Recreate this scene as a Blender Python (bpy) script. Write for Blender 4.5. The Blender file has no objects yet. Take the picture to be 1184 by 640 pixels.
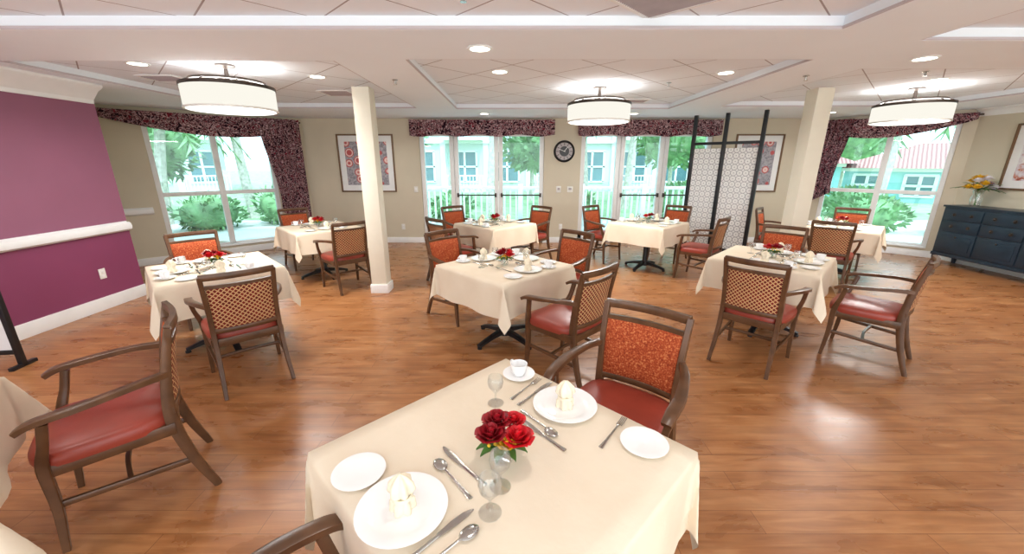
import bpy, bmesh, math, random
from mathutils import Vector, Matrix
random.seed(7)
R45=math.radians(45)
CEIL=2.53; TRAY=2.61
# ---------------------------------------------------------------- materials
def lin(c):
    o=[]
    for x in c:
        x=x/255.0
        o.append(x/12.92 if x<=0.04045 else ((x+0.055)/1.055)**2.4)
    return (o[0],o[1],o[2],1.0)
class NT:
    def __init__(s,name):
        s.m=bpy.data.materials.new(name); s.m.use_nodes=True
        s.t=s.m.node_tree; s.t.nodes.clear()
        s.out=s.n('ShaderNodeOutputMaterial')
    def n(s,ty,**kw):
        nd=s.t.nodes.new(ty)
        for k,v in kw.items(): setattr(nd,k,v)
        return nd
    def l(s,a,b): s.t.links.new(a,b)
    def principled(s,rough=0.5,metal=0,spec=0.5):
        p=s.n('ShaderNodeBsdfPrincipled'); p.inputs['Roughness'].default_value=rough
        p.inputs['Metallic'].default_value=metal; p.inputs['Specular IOR Level'].default_value=spec
        s.l(p.outputs[0],s.out.inputs[0]); return p
    def coord(s,rot=(0,0,0),scale=(1,1,1),swz=None):
        tc=s.n('ShaderNodeTexCoord'); o=tc.outputs['Object']
        if swz:
            sp=s.n('ShaderNodeSeparateXYZ'); s.l(o,sp.inputs[0]); cb=s.n('ShaderNodeCombineXYZ')
            for i,ch in enumerate(swz): s.l(sp.outputs['XYZ'.index(ch)],cb.inputs[i])
            o=cb.outputs[0]
        mp=s.n('ShaderNodeMapping'); mp.inputs['Rotation'].default_value=rot; mp.inputs['Scale'].default_value=scale
        s.l(o,mp.inputs[0]); return mp.outputs[0]
    def noise(s,vec,scale,detail=3,dist=0):
        n=s.n('ShaderNodeTexNoise'); n.inputs['Scale'].default_value=scale; n.inputs['Detail'].default_value=detail
        n.inputs['Distortion'].default_value=dist; s.l(vec,n.inputs['Vector']); return n.outputs['Fac']
    def ramp(s,fac,stops,interp='LINEAR'):
        r=s.n('ShaderNodeValToRGB'); r.color_ramp.interpolation=interp
        e=r.color_ramp.elements
        while len(e)<len(stops): e.new(0.5)
        for i,(p,c) in enumerate(stops): e[i].position=p; e[i].color=c
        s.l(fac,r.inputs[0]); return r.outputs[0]
    def mix(s,fac,a,b,mode='MIX'):
        m=s.n('ShaderNodeMix',data_type='RGBA',blend_type=mode)
        for i,x in ((0,fac),(6,a),(7,b)):
            if hasattr(x,'links') or hasattr(x,'is_linked'): s.l(x,m.inputs[i])
            else: m.inputs[i].default_value=x
        return m.outputs[2]
    def bump(s,p,h,strength=0.2,dist=0.01):
        b=s.n('ShaderNodeBump'); b.inputs['Strength'].default_value=strength; b.inputs['Distance'].default_value=dist
        s.l(h,b.inputs['Height']); s.l(b.outputs[0],p.inputs['Normal'])
def simple(name,c,rough=0.5,metal=0,var=0.08,scale=8,bump=0,spec=0.5,bscale=None):
    t=NT(name); p=t.principled(rough,metal,spec); v=t.coord(); n=t.noise(v,scale)
    a=lin(c); lo=tuple(x*(1-var) for x in a[:3])+(1,); hi=tuple(min(1,x*(1+var)) for x in a[:3])+(1,)
    t.l(t.ramp(n,[(0.3,lo),(0.7,hi)]),p.inputs['Base Color'])
    if bump: t.bump(p,t.noise(v,bscale or scale*20),bump,0.003)
    return t.m
def emis(name,c,st):
    t=NT(name); e=t.n('ShaderNodeEmission'); e.inputs[0].default_value=lin(c); e.inputs[1].default_value=st
    t.l(e.outputs[0],t.out.inputs[0]); return t.m
def glassy(name,tint,gl=0.06,rough=0.02):
    t=NT(name); a=t.n('ShaderNodeBsdfTransparent'); a.inputs[0].default_value=tint+(1,)
    g=t.n('ShaderNodeBsdfGlossy'); g.inputs['Roughness'].default_value=rough
    lw=t.n('ShaderNodeLayerWeight'); lw.inputs[0].default_value=0.35
    mu=t.n('ShaderNodeMath',operation='MULTIPLY_ADD'); t.l(lw.outputs['Facing'],mu.inputs[0]); mu.inputs[1].default_value=0.5 if gl>0.06 else 0.15; mu.inputs[2].default_value=gl
    m=t.n('ShaderNodeMixShader'); t.l(mu.outputs[0],m.inputs[0]); t.l(a.outputs[0],m.inputs[1]); t.l(g.outputs[0],m.inputs[2])
    t.l(m.outputs[0],t.out.inputs[0]); return t.m

M={}
M['wall']=simple('wall_beige_paint',(210,200,178),0.7,var=0.03,scale=2,bump=0.05)
M['purple']=simple('wall_mauve_paint',(146,90,114),0.55,var=0.04,scale=2)
M['purple2']=simple('wall_plum_paint',(134,62,96),0.5,var=0.04,scale=2)
M['white']=simple('white_trim_paint',(238,239,238),0.4,var=0.02)
M['column']=simple('column_cream_paint',(228,222,204),0.6,var=0.02)
M['ceil']=simple('ceiling_white_paint',(240,246,252),0.8,var=0.01,scale=2)
M['ceiledge']=simple('ceiling_edge_trim',(196,186,190),0.6,var=0.02)
M['wood']=simple('dark_walnut_wood',(92,62,40),0.32,var=0.25,scale=14)
M['vinyl']=simple('red_vinyl',(148,60,46),0.36,var=0.12,scale=6,bump=0.08)
M['black']=simple('black_iron',(26,25,27),0.4,var=0.1)
M['bframe']=simple('black_frame_wood',(30,34,38),0.4,var=0.1)
M['gold']=simple('antique_gold_frame',(120,92,66),0.4,metal=0.2,var=0.1)
M['china']=simple('white_china',(244,244,243),0.15,var=0.01)
M['napkin']=simple('cream_napkin',(238,226,200),0.8,var=0.04,scale=20,bump=0.1)
M['steel']=simple('stainless_steel',(190,188,184),0.18,metal=1,var=0.05)
M['bronze']=simple('bronze_metal',(74,64,58),0.35,metal=0.6,var=0.1)
M['navy']=simple('navy_lacquer_wood',(28,44,58),0.35,var=0.2,scale=5)
M['rose_r']=simple('red_petals',(200,16,30),0.5,var=0.3,scale=60)
M['rose_d']=simple('dark_red_petals',(146,12,26),0.5,var=0.3,scale=60)
M['rose_o']=simple('orange_petals',(226,110,40),0.5,var=0.2,scale=60)
M['rose_y']=simple('yellow_petals',(240,190,50),0.5,var=0.2,scale=60)
M['rose_w']=simple('white_petals',(240,236,240),0.5,var=0.05,scale=60)
M['rose_p']=simple('violet_petals',(130,90,170),0.5,var=0.2,scale=60)
M['leaf']=simple('green_leaf',(80,124,56),0.5,var=0.3,scale=30)
M['foliage']=simple('outdoor_foliage',(124,160,112),0.7,var=0.5,scale=2.5)
M['trunk']=simple('palm_trunk_bark',(200,194,182),0.9,var=0.25,scale=12,bump=0.4)
M['pave']=simple('terrace_concrete',(214,214,208),0.8,var=0.06,scale=1)
M['grass']=simple('lawn_grass',(156,184,140),0.9,var=0.25,scale=2)
M['facade']=simple('stucco_facade_cream',(200,212,210),0.8,var=0.04,scale=1)
M['facade2']=simple('stucco_facade_aqua',(150,202,206),0.7,var=0.05,scale=1)
M['wglass']=simple('teal_window_pane',(90,126,134),0.25,var=0.2,scale=0.7)
M['glass']=glassy('clear_window_glass',(0.80,0.95,0.99),0.03)
M['stem']=glassy('clear_drinking_glass',(0.97,0.98,0.98),0.07)
M['lampd']=emis('drum_lamp_diffuser',(255,253,246),1.9)
M['lampside']=emis('drum_lamp_fabric',(250,246,234),0.86)
M['can']=emis('recessed_lamp_lens',(255,246,228),9)
M['plastic']=simple('white_plastic',(232,230,224),0.4,var=0.01)
M['grille']=simple('grey_vent_metal',(172,162,162),0.5,metal=0.1,var=0.08)
# cloth
t=NT('cream_tablecloth'); p=t.principled(0.75,0,0.25); v=t.coord()
t.l(t.ramp(t.noise(v,3),[(0.3,lin((224,208,184))),(0.7,lin((233,219,197)))]),p.inputs['Base Color'])
t.bump(p,t.noise(v,9,4),0.25,0.02); M['cloth']=t.m
# orange chair fabric
t=NT('rust_woven_fabric'); p=t.principled(0.8,0,0.2); v=t.coord()
n1=t.noise(v,110,2); t.l(t.ramp(n1,[(0.35,lin((138,56,32))),(0.55,lin((174,80,44))),(0.75,lin((212,142,90)))]),p.inputs['Base Color'])
t.bump(p,n1,0.3,0.002); M['orange']=t.m
# lattice chair-back fabric
t=NT('lattice_woven_fabric'); p=t.principled(0.8,0,0.2); v=t.coord(rot=(0,0,R45),swz='XZY')
b=t.n('ShaderNodeTexBrick'); b.offset=0; b.squash=1; t.l(v,b.inputs['Vector'])
b.inputs['Scale'].default_value=1; b.inputs['Brick Width'].default_value=0.024; b.inputs['Row Height'].default_value=0.024
b.inputs['Mortar Size'].default_value=0.0034; b.inputs['Color1'].default_value=lin((128,42,32)); b.inputs['Color2'].default_value=lin((100,30,26)); b.inputs['Mortar'].default_value=lin((202,162,116))
t.l(b.outputs[0],p.inputs['Base Color']); M['lattice']=t.m
# drape fabric
t=NT('burgundy_scroll_drape'); p=t.principled(0.8,0,0.2); v=t.coord()
n1=t.noise(v,11,2,3.0)
c1=t.ramp(n1,[(0.0,lin((36,16,30))),(0.45,lin((36,14,30))),(0.48,lin((130,24,44))),(0.505,lin((216,196,198))),(0.54,lin((212,184,188))),(0.56,lin((116,20,42))),(0.60,lin((36,14,30))),(0.70,lin((150,40,60)))],'LINEAR')
t.l(c1,p.inputs['Base Color']); M['drape']=t.m
# floor
t=NT('floor_wood_plank'); p=t.principled(0.28,0,0.5); v=t.coord()
b=t.n('ShaderNodeTexBrick'); b.offset=0.37; t.l(v,b.inputs['Vector']); b.inputs['Scale'].default_value=1
b.inputs['Brick Width'].default_value=1.2; b.inputs['Row Height'].default_value=0.13; b.inputs['Mortar Size'].default_value=0.0013
b.inputs['Color1'].default_value=(0.1,0.1,0.1,1); b.inputs['Color2'].default_value=(0.9,0.9,0.9,1); b.inputs['Mortar'].default_value=(0.3,0.3,0.3,1)
v2=t.coord(scale=(1.5,14,1)); g=t.noise(v2,1.7,6,0.7); v3=t.coord(scale=(1.2,2.6,1)); bl=t.noise(v3,2.6,5,0.4)
base=t.ramp(g,[(0.28,lin((120,72,38))),(0.5,lin((164,106,62))),(0.72,lin((194,140,92)))])
base=t.mix(0.32,base,t.ramp(b.outputs[0],[(0,lin((126,76,42))),(1,lin((196,142,94)))]))
base=t.mix(0.30,base,t.ramp(bl,[(0.3,lin((108,62,32))),(0.5,lin((162,104,60))),(0.7,lin((198,146,98)))]))
base=t.mix(b.outputs['Fac'],base,lin((100,58,32)))
t.l(base,p.inputs['Base Color'])
t.l(t.ramp(bl,[(0.3,(0.25,0.25,0.25,1)),(0.7,(0.34,0.34,0.34,1))]),p.inputs['Roughness'])
t.bump(p,g,0.06,0.003); M['floor']=t.m
# ceiling tile 45deg
t=NT('ceiling_tile_grid'); p=t.principled(0.85,0,0.2); v=t.coord(rot=(0,0,R45))
b=t.n('ShaderNodeTexBrick'); b.offset=0; b.squash=1; t.l(v,b.inputs['Vector']); b.inputs['Scale'].default_value=1
b.inputs['Brick Width'].default_value=0.61; b.inputs['Row Height'].default_value=0.61; b.inputs['Mortar Size'].default_value=0.006
b.inputs['Color1'].default_value=lin((239,244,250)); b.inputs['Color2'].default_value=lin((235,240,246)); b.inputs['Mortar'].default_value=lin((168,160,162))
t.l(b.outputs[0],p.inputs['Base Color']); M['tile']=t.m
# screen fabric
t=NT('screen_lattice_panel'); p=t.principled(0.7,0,0.3); v=t.coord(swz='XZY')
vo=t.n('ShaderNodeTexVoronoi'); vo.inputs['Scale'].default_value=10; vo.inputs['Randomness'].default_value=0; t.l(v,vo.inputs['Vector'])
t.l(t.ramp(vo.outputs['Distance'],[(0.0,lin((176,174,178))),(0.10,lin((176,174,178))),(0.15,lin((244,244,242))),(0.44,lin((244,244,242))),(0.48,lin((160,158,164))),(0.52,lin((160,158,164))),(0.56,lin((244,244,242)))]),p.inputs['Base Color']); M['screen']=t.m
# artworks
t=NT('coral_shell_print'); p=t.principled(0.5); v=t.coord(swz='XZY')
vo=t.n('ShaderNodeTexVoronoi'); vo.inputs['Scale'].default_value=5.0; vo.inputs['Randomness'].default_value=0.5; t.l(v,vo.inputs['Vector'])
w1=t.n('ShaderNodeMath',operation='MULTIPLY'); t.l(vo.outputs['Distance'],w1.inputs[0]); w1.inputs[1].default_value=22
w2=t.n('ShaderNodeMath',operation='SINE'); t.l(w1.outputs[0],w2.inputs[0])
fan=t.ramp(w2.outputs[0],[(0.0,lin((190,84,84))),(0.6,lin((222,166,160))),(1.0,lin((236,214,208)))])
gr=t.ramp(t.noise(v,30,3),[(0.4,lin((132,128,136))),(0.6,lin((176,172,178)))])
t.l(t.mix(t.ramp(vo.outputs['Distance'],[(0.46,(0,0,0,1)),(0.5,(1,1,1,1))]),fan,gr),p.inputs['Base Color']); M['art']=t.m
t=NT('floral_print'); p=t.principled(0.5); v=t.coord(swz='YZX')
t.l(t.ramp(t.noise(v,7,3,1.5),[(0.35,lin((236,232,228))),(0.5,lin((214,206,214))),(0.6,lin((196,120,90))),(0.7,lin((140,60,60)))]),p.inputs['Base Color']); M['art2']=t.m
# roof tiles
t=NT('terracotta_roof_tile'); p=t.principled(0.8); v=t.coord()
w=t.n('ShaderNodeTexWave'); w.inputs['Scale'].default_value=2.2; w.inputs['Distortion'].default_value=1; t.l(v,w.inputs['Vector'])
t.l(t.ramp(w.outputs['Fac'],[(0,lin((144,92,88))),(1,lin((200,150,142)))]),p.inputs['Base Color']); M['roof']=t.m

# ---------------------------------------------------------------- mesh builder
class MB:
    def __init__(s): s.v=[]; s.f=[]; s.mi=[]; s.mats=[]
    def add(s,vs,fs,mat,Mx=None):
        m=M[mat]
        if m not in s.mats: s.mats.append(m)
        k=s.mats.index(m); o=len(s.v)
        for q in vs:
            q=Vector(q)
            if Mx is not None: q=Mx@q
            s.v.append(q[:])
        for f in fs: s.f.append(tuple(i+o for i in f)); s.mi.append(k)
    def box(s,c,d,mat,bev=0.0,rot=None,Mx=None,seg=2):
        bm=bmesh.new(); bmesh.ops.create_cube(bm,size=1)
        for v in bm.verts: v.co=Vector((v.co.x*d[0],v.co.y*d[1],v.co.z*d[2]))
        if bev: bmesh.ops.bevel(bm,geom=bm.edges[:],offset=bev,segments=seg,affect='EDGES',profile=0.6)
        X=Matrix.Translation(Vector(c))
        if rot: 
            from mathutils import Euler
            X=X@Euler(rot).to_matrix().to_4x4()
        if Mx is not None: X=Mx@X
        bm.verts.index_update()
        s.add([v.co.copy() for v in bm.verts],[[v.index for v in f.verts] for f in bm.faces],mat,X); bm.free()
    def bb(s,x0,x1,y0,y1,z0,z1,mat,bev=0,Mx=None):
        s.box(((x0+x1)/2,(y0+y1)/2,(z0+z1)/2),(abs(x1-x0),abs(y1-y0),abs(z1-z0)),mat,bev,Mx=Mx)
    def lathe(s,prof,mat,seg=24,c=(0,0,0),Mx=None,mod=None):
        vs=[];fs=[];n=len(prof)
        for i in range(seg):
            a=2*math.pi*i/seg
            for (r,z) in prof:
                rr=r*(mod(a,z) if mod else 1)
                vs.append((c[0]+rr*math.cos(a),c[1]+rr*math.sin(a),c[2]+z))
        for i in range(seg):
            j=(i+1)%seg
            for k in range(n-1): fs.append((i*n+k,j*n+k,j*n+k+1,i*n+k+1))
        s.add(vs,fs,mat,Mx)
    def grid(s,fn,nu,nv,mat,Mx=None):
        vs=[fn(i/nu,j/nv) for i in range(nu+1) for j in range(nv+1)]
        fs=[(i*(nv+1)+j,(i+1)*(nv+1)+j,(i+1)*(nv+1)+j+1,i*(nv+1)+j+1) for i in range(nu) for j in range(nv)]
        s.add(vs,fs,mat,Mx)
    def sweep(s,pts,sz,mat,up=(0,0,1),sub=5,rnd=False,Mx=None,ch=0.22,closed=False):
        P=[Vector(p) for p in pts]; n=len(P)
        if not isinstance(sz,list): sz=[sz]*n
        C=[];S=[]
        if n==2 or sub<=1: C=P; S=sz
        else:
            for i in range(n-1):
                p0=P[max(i-1,0)];p1=P[i];p2=P[i+1];p3=P[min(i+2,n-1)]
                for k in range(sub):
                    u=k/sub
                    C.append(0.5*((2*p1)+(p2-p0)*u+(2*p0-5*p1+4*p2-p3)*u*u+(3*p1-p0-3*p2+p3)*u**3))
                    S.append((sz[i][0]*(1-u)+sz[i+1][0]*u,sz[i][1]*(1-u)+sz[i+1][1]*u))
            C.append(P[-1]);S.append(sz[-1])
        up=Vector(up)
        if rnd: sec=[(math.cos(a*math.pi/4),math.sin(a*math.pi/4)) for a in range(8)]
        else:
            c=1-ch*1.0; sec=[(1,c),(c,1),(-c,1),(-1,c),(-1,-c),(-c,-1),(c,-1),(1,-c)]
        vs=[];fs=[];m=len(C)
        for i in range(m):
            tg=(C[min(i+1,m-1)]-C[max(i-1,0)]).normalized()
            sd=tg.cross(up)
            if sd.length<1e-4: sd=tg.cross(Vector((1,0,0)))
            sd.normalize(); nn=sd.cross(tg)
            for (a,b) in sec: vs.append(C[i]+sd*a*S[i][0]/2+nn*b*S[i][1]/2)
        for i in range(m-1):
            for k in range(8):
                l=(k+1)%8; fs.append((i*8+k,i*8+l,(i+1)*8+l,(i+1)*8+k))
        fs.append(tuple(range(7,-1,-1))); fs.append(tuple((m-1)*8+k for k in range(8)))
        s.add(vs,fs,mat,Mx)
    def ball(s,c,r,mat,seg=12,sq=(1,1,1)):
        prof=[(max(1e-4,math.sin(math.pi*i/8))*1.0,-math.cos(math.pi*i/8)) for i in range(9)]
        X=Matrix.Translation(Vector(c))@Matrix.Diagonal((r*sq[0],r*sq[1],r*sq[2],1))
        s.lathe(prof,mat,seg,Mx=X)
    def mesh(s,name,smooth=True,ang=38):
        me=bpy.data.meshes.new(name); me.from_pydata(s.v,[],s.f)
        for m in s.mats: me.materials.append(m)
        me.polygons.foreach_set('material_index',s.mi)
        bm=bmesh.new(); bm.from_mesh(me); bmesh.ops.recalc_face_normals(bm,faces=bm.faces[:]) if smooth!='raw' else None
        bm.to_mesh(me); bm.free()
        if smooth:
            me.polygons.foreach_set('use_smooth',[True]*len(me.polygons))
            me.set_sharp_from_angle(angle=math.radians(ang))
        me.update(); return me
def put(name,me,loc=(0,0,0),rz=0.0,rot=None,sc=None):
    o=bpy.data.objects.new(name,me); bpy.context.scene.collection.objects.link(o)
    o.location=loc; o.rotation_euler=rot if rot else (0,0,rz)
    if sc: o.scale=sc
    return o

# ---------------------------------------------------------------- room shell
def frame(p0,p1):
    p0=Vector((p0[0],p0[1],0));p1=Vector((p1[0],p1[1],0)); d=(p1-p0); L=d.length; a=math.atan2(d.y,d.x)
    return a,L
def wall(name,p0,p1,mat,openings=(),H=CEIL,th=0.16,split=None):
    a,L=frame(p0,p1); mb=MB()
    cuts=sorted(openings); x=0
    def seg(x0,x1,z0,z1):
        if x1-x0<1e-4 or z1-z0<1e-4: return
        if split and z0<split[0]<z1:
            mb.bb(x0,x1,0,th,z0,split[0],split[1]); mb.bb(x0,x1,0,th,split[0],z1,mat)
        else: mb.bb(x0,x1,0,th,z0,z1,mat)
    for (s0,s1,z0,z1) in cuts:
        seg(x,s0,0,H); seg(s0,s1,0,z0); seg(s0,s1,z1,H); x=s1
    seg(x,L,0,H)
    put(name,mb.mesh(name,False),(p0[0],p0[1],0),a); return a,L
def strip(name,p0,p1,x0,x1,z0,z1,dep,mat='white',bev=0.006):
    a,L=frame(p0,p1); mb=MB(); mb.bb(x0,x1,-dep,0.0,z0,z1,mat,bev)
    return put(name,mb.mesh(name),(p0[0],p0[1],0),a)
YB=8.43
LB=(-4.25,YB); RBk=(6.27,YB); RC=(7.75,6.95)
LD0=(-4.25-3.4,YB-3.4)
# floor
mb=MB(); mb.bb(-8.3,8.0,-1.6,8.6,-0.1,0,'floor'); put('floor',mb.mesh('floor',False))
# left diagonal wall
Ld=3.4*math.sqrt(2)
wl=(Ld-1.72*1.414,Ld-0.42*1.414)
aL,_=wall('wall_left_angled',LD0,LB,'wall',[(wl[0],wl[1],0.16,2.36)])
o1=(-1.9-LB[0],0.66-LB[0]); o2=(1.42-LB[0],4.1-LB[0])
wall('wall_back',LB,RBk,'wall',[(o1[0],o1[1],0.0,2.3),(o2[0],o2[1],0.0,2.3)])
LRd=1.48*math.sqrt(2); wr=(0.14*1.414,1.36*1.414)
aR,_=wall('wall_right_angled',RBk,RC,'wall',[(wr[0],wr[1],0.16,2.36)])
wall('wall_right',RC,(7.75,-1.6),'wall')
wall('wall_left',(-4.85,-1.6),(-4.85,4.92),'purple',split=(0.92,'purple2'))
mb=MB(); mb.bb(-7.9,-5.01,4.76,4.92,0,CEIL,'wall'); put('wall_left_return',mb.mesh('w',False))
# baseboards
strip('baseboard_left',(-4.85,-1.6),(-4.85,4.92),0,6.52,0,0.15,0.018)
strip('baseboard_left_angled',LD0,LB,0.3,Ld,0,0.12,0.018)
mb=MB()
for (a,b) in ((0,o1[0]),(o1[1],o2[0]),(o2[1],RBk[0]-LB[0])): mb.bb(a,b,-0.018,0,0,0.12,'white',0.005)
put('baseboard_back',mb.mesh('bb'),(LB[0],LB[1],0))
strip('baseboard_right_angled',RBk,RC,0,LRd,0,0.12,0.018)
strip('baseboard_right',RC,(7.75,-1.6),0,8.55,0,0.12,0.018)
# chair rails / crown
def rail(name,p0,p1,x0,x1,z):
    a,L=frame(p0,p1); mb=MB()
    mb.bb(x0,x1,-0.02,0,z-0.06,z+0.06,'white',0.004); mb.sweep([(x0,-0.045,z),(x1,-0.045,z)],(0.06,0.10),'white',rnd=True)
    put(name,mb.mesh(name),(p0[0],p0[1],0),a)
rail('trim_1',(-4.85,-1.6),(-4.85,4.92),0,6.5,0.92)
rail('trim_2',LD0,LB,0.6,wl[0]-0.1,0.9)
def crown(name,p0,p1,x0,x1,h,d):
    a,L=frame(p0,p1); mb=MB()
    prof=[(0,CEIL-h),(-0.02,CEIL-h),(-0.025,CEIL-h*0.8),(-d*0.6,CEIL-h*0.35),(-d*0.9,CEIL-h*0.2),(-d,CEIL-0.02),(-d,CEIL-0.001),(0,CEIL-0.001)]
    vs=[(x0,y,z) for y,z in prof]+[(x1,y,z) for y,z in prof]; n=len(prof)
    fs=[(i,(i+1)%n,n+(i+1)%n,n+i) for i in range(n)]+[tuple(range(n)),tuple(range(2*n-1,n-1,-1))]
    mb.add(vs,fs,'white'); put(name,mb.mesh(name,ang=25),(p0[0],p0[1],0),a)
crown('trim_3',(-4.85,-1.6),(-4.85,4.92),0,6.5,0.2,0.17)
crown('trim_4',RC,(7.75,-1.6),0,8.5,0.12,0.1)
# ceiling with trays
trays=[(-4.4,2.2,-1.2,2.96),(2.95,7.2,-1.2,3.2),(-4.5,-1.55,3.8,6.9),(-0.92,2.6,3.75,7.0),(3.3,6.6,4.1,6.7)]
xs=sorted({-8.3,8.0}|{t[0] for t in trays}|{t[1] for t in trays}); ys=sorted({-1.6,8.6}|{t[2] for t in trays}|{t[3] for t in trays})
mb=MB()
for i in range(len(xs)-1):
    for j in range(len(ys)-1):
        cx=(xs[i]+xs[i+1])/2; cy=(ys[j]+ys[j+1])/2
        ins=any(a<cx<b and c<cy<d for a,b,c,d in trays)
        mb.bb(xs[i],xs[i+1],ys[j],ys[j+1],TRAY if ins else CEIL,2.85,'tile' if ins else 'ceil')
for a,b,c,d in trays:
    w=0.014; z0=CEIL+0.002; z1=CEIL+0.018
    mb.bb(a,b,c,c+w,z0,z1,'ceiledge'); mb.bb(a,b,d-w,d,z0,z1,'ceiledge')
    mb.bb(a,a+w,c+w,d-w,z0,z1,'ceiledge'); mb.bb(b-w,b,c+w,d-w,z0,z1,'ceiledge')
put('ceiling',mb.mesh('ceiling',False))
# columns
for (x,y) in ((-1.77,5.08),(3.72,5.15)):
    mb=MB(); mb.box((0,0,CEIL/2),(0.2,0.2,CEIL-0.002),'column',0.004)
    mb.box((0,0,0.06),(0.236,0.236,0.12),'white',0.006); 
    put('column',mb.mesh('column'),(x,y,0))
# windows
def window(name,p0,p1,x0,x1,z0,z1,zc):
    a,L=frame(p0,p1); mb=MB(); f=0.07; y0,y1=0.02,0.11
    x0+=.002;x1-=.002;z0+=.002;z1-=.002
    mb.bb(x0,x0+f,y0,y1,z0,z1,'white',0.004); mb.bb(x1-f,x1,y0,y1,z0,z1,'white',0.004)
    mb.bb(x0,x1,y0,y1,z0,z0+f,'white',0.004); mb.bb(x0,x1,y0,y1,z1-f,z1,'white',0.004)
    xm=(x0+x1)/2
    mb.bb(xm-0.045,xm+0.045,y0,y1,z0,z1,'white',0.004); mb.bb(x0,x1,y0+.01,y1-.01,zc-0.035,zc+0.035,'white',0.004)
    mb.bb(x0+f,x1-f,0.06,0.066,z0+f,z1-f,'glass'); mb.bb(x0,x1,-0.05,0.02,z0-0.0,z0+0.03,'white',0.005)
    put(name,mb.mesh(name),(p0[0],p0[1],0),a)
window('window_1',LD0,LB,wl[0],wl[1],0.16,2.36,1.15)
window('window_2',RBk,RC,wr[0],wr[1],0.16,2.36,1.15)
def doors(name,xL,xs_,z1=2.3):
    mb=MB(); y0,y1=0.03,0.13; z1-=.003
    for k in range(len(xs_)-1):
        a=xs_[k]+0.004;b=xs_[k+1]-0.004; f=0.085
        mb.bb(a,a+f,y0,y1,0.0,z1,'white',0.004); mb.bb(b-f,b,y0,y1,0.0,z1,'white',0.004)
        mb.bb(a,b,y0,y1,z1-0.1,z1,'white',0.004); mb.bb(a,b,y0,y1,0.0,0.2,'white',0.004)
        mb.bb(a+f,b-f,0.075,0.082,0.2,z1-0.1,'glass')
        if k>0:
            mb.sweep([(a+0.06,y0-0.05,1.02),(b-0.06,y0-0.05,1.02)],(0.03,0.03),'bronze',rnd=True)
            for xx in (a+0.06,b-0.06): mb.bb(xx-0.02,xx+0.02,y0-0.055,y0,0.98,1.06,'bronze',0.004)
    put(name,mb.mesh(name),(0,YB,0))
doors('door_1',0,[-1.9,-1.2,-0.28,0.66]); doors('door_2',0,[1.42,2.24,3.14,4.1])

# ---------------------------------------------------------------- drapes
def valance(x0,x1):
    mb=MB(); w=x1-x0
    def fn(u,v):
        x=x0+u*w; ph=u*w*2*math.pi/0.16
        z=2.5-(0.30+0.02*math.sin(u*w*2*math.pi/0.8))*v
        return (x,-0.09-0.015*math.sin(ph)*(0.4+v*0.6),z)
    mb.grid(fn,int(w*60),6,'drape')
    mb.bb(x0,x1,-0.07,0,2.47,2.5,'bronze'); mb.bb(x0,x0+.02,-0.09,0,2.24,2.5,'drape'); mb.bb(x1-.02,x1,-0.09,0,2.24,2.5,'drape')
    put('curtain_valance',mb.mesh('valance',ang=80),(0,YB,0))
valance(-2.06,0.86); valance(1.34,4.22)
def swag(p0,p1,x0,x1,side,w_dr,zb):
    a,L=frame(p0,p1); mb=MB(); W=x1-x0
    mb.sweep([(x0-.05,-0.07,2.44),(x1+.05,-0.07,2.44)],(0.03,0.03),'bronze',rnd=True)
    for xx in (x0,x1): mb.bb(xx-.01,xx+.01,-0.07,0,2.43,2.45,'bronze')
    def fn(u,v):
        x=x0+u*W; uu=u if side>0 else 1-u
        dep=0.10+0.30*math.sin(math.pi*min(1,uu*0.95))**0.8*(0.65+0.35*uu)
        z=2.47-dep*v
        y=-0.10-0.05*math.sin(math.pi*u)*v-0.014*math.sin(v*5*math.pi+u*3)
        return (x,y,z)
    mb.grid(fn,40,24,'drape')
    xa=(x1-w_dr) if side>0 else x0
    def fd(u,v):
        wv=1.0-0.36*math.sin(math.pi*min(1,v*0.75))*v
        xc=xa+(w_dr if side>0 else 0)
        x=xc+(u-(1 if side>0 else 0))*w_dr*wv
        return (x,-0.15-0.035*math.sin(u*2*math.pi*6),2.48-(2.48-zb-(0.25*(1-u) if side>0 else 0.25*u))*v)
    mb.grid(fd,72,14,'drape')
    put('window_drape',mb.mesh('drape',ang=80),(p0[0],p0[1],0),a)
swag(LD0,LB,wl[0]-0.55,wl[1]+0.50,1,0.72,0.48)
swag(RBk,RC,-0.02,LRd-0.02,-1,0.52,0.85)

# ---------------------------------------------------------------- wall things
def picture(name,w,h,loc,rz,art,fr='gold'):
    mb=MB(); f=0.03
    mb.bb(-w/2,w/2,-0.012,0,-h/2,h/2,'white')
    mb.bb(-w/2+.13,w/2-.13,-0.016,-0.01,-h/2+.13,h/2-.13,art)
    for s in(-1,1):
        mb.bb(s*w/2-f/2,s*w/2+f/2,-0.035,0,-h/2-f/2,h/2+f/2,fr,0.004); mb.bb(-w/2,w/2,-0.035,0,s*h/2-f/2,s*h/2+f/2,fr,0.004)
    put(name,mb.mesh(name),loc,rz)
picture('framed_picture',1.12,1.12,(-3.0,YB-0.001,1.66),0,'art')
picture('framed_picture',0.95,1.12,(5.05,YB-0.001,1.66),0,'art')
picture('framed_picture',0.95,0.95,(7.749,5.88,1.76),-math.pi/2,'art2')
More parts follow.
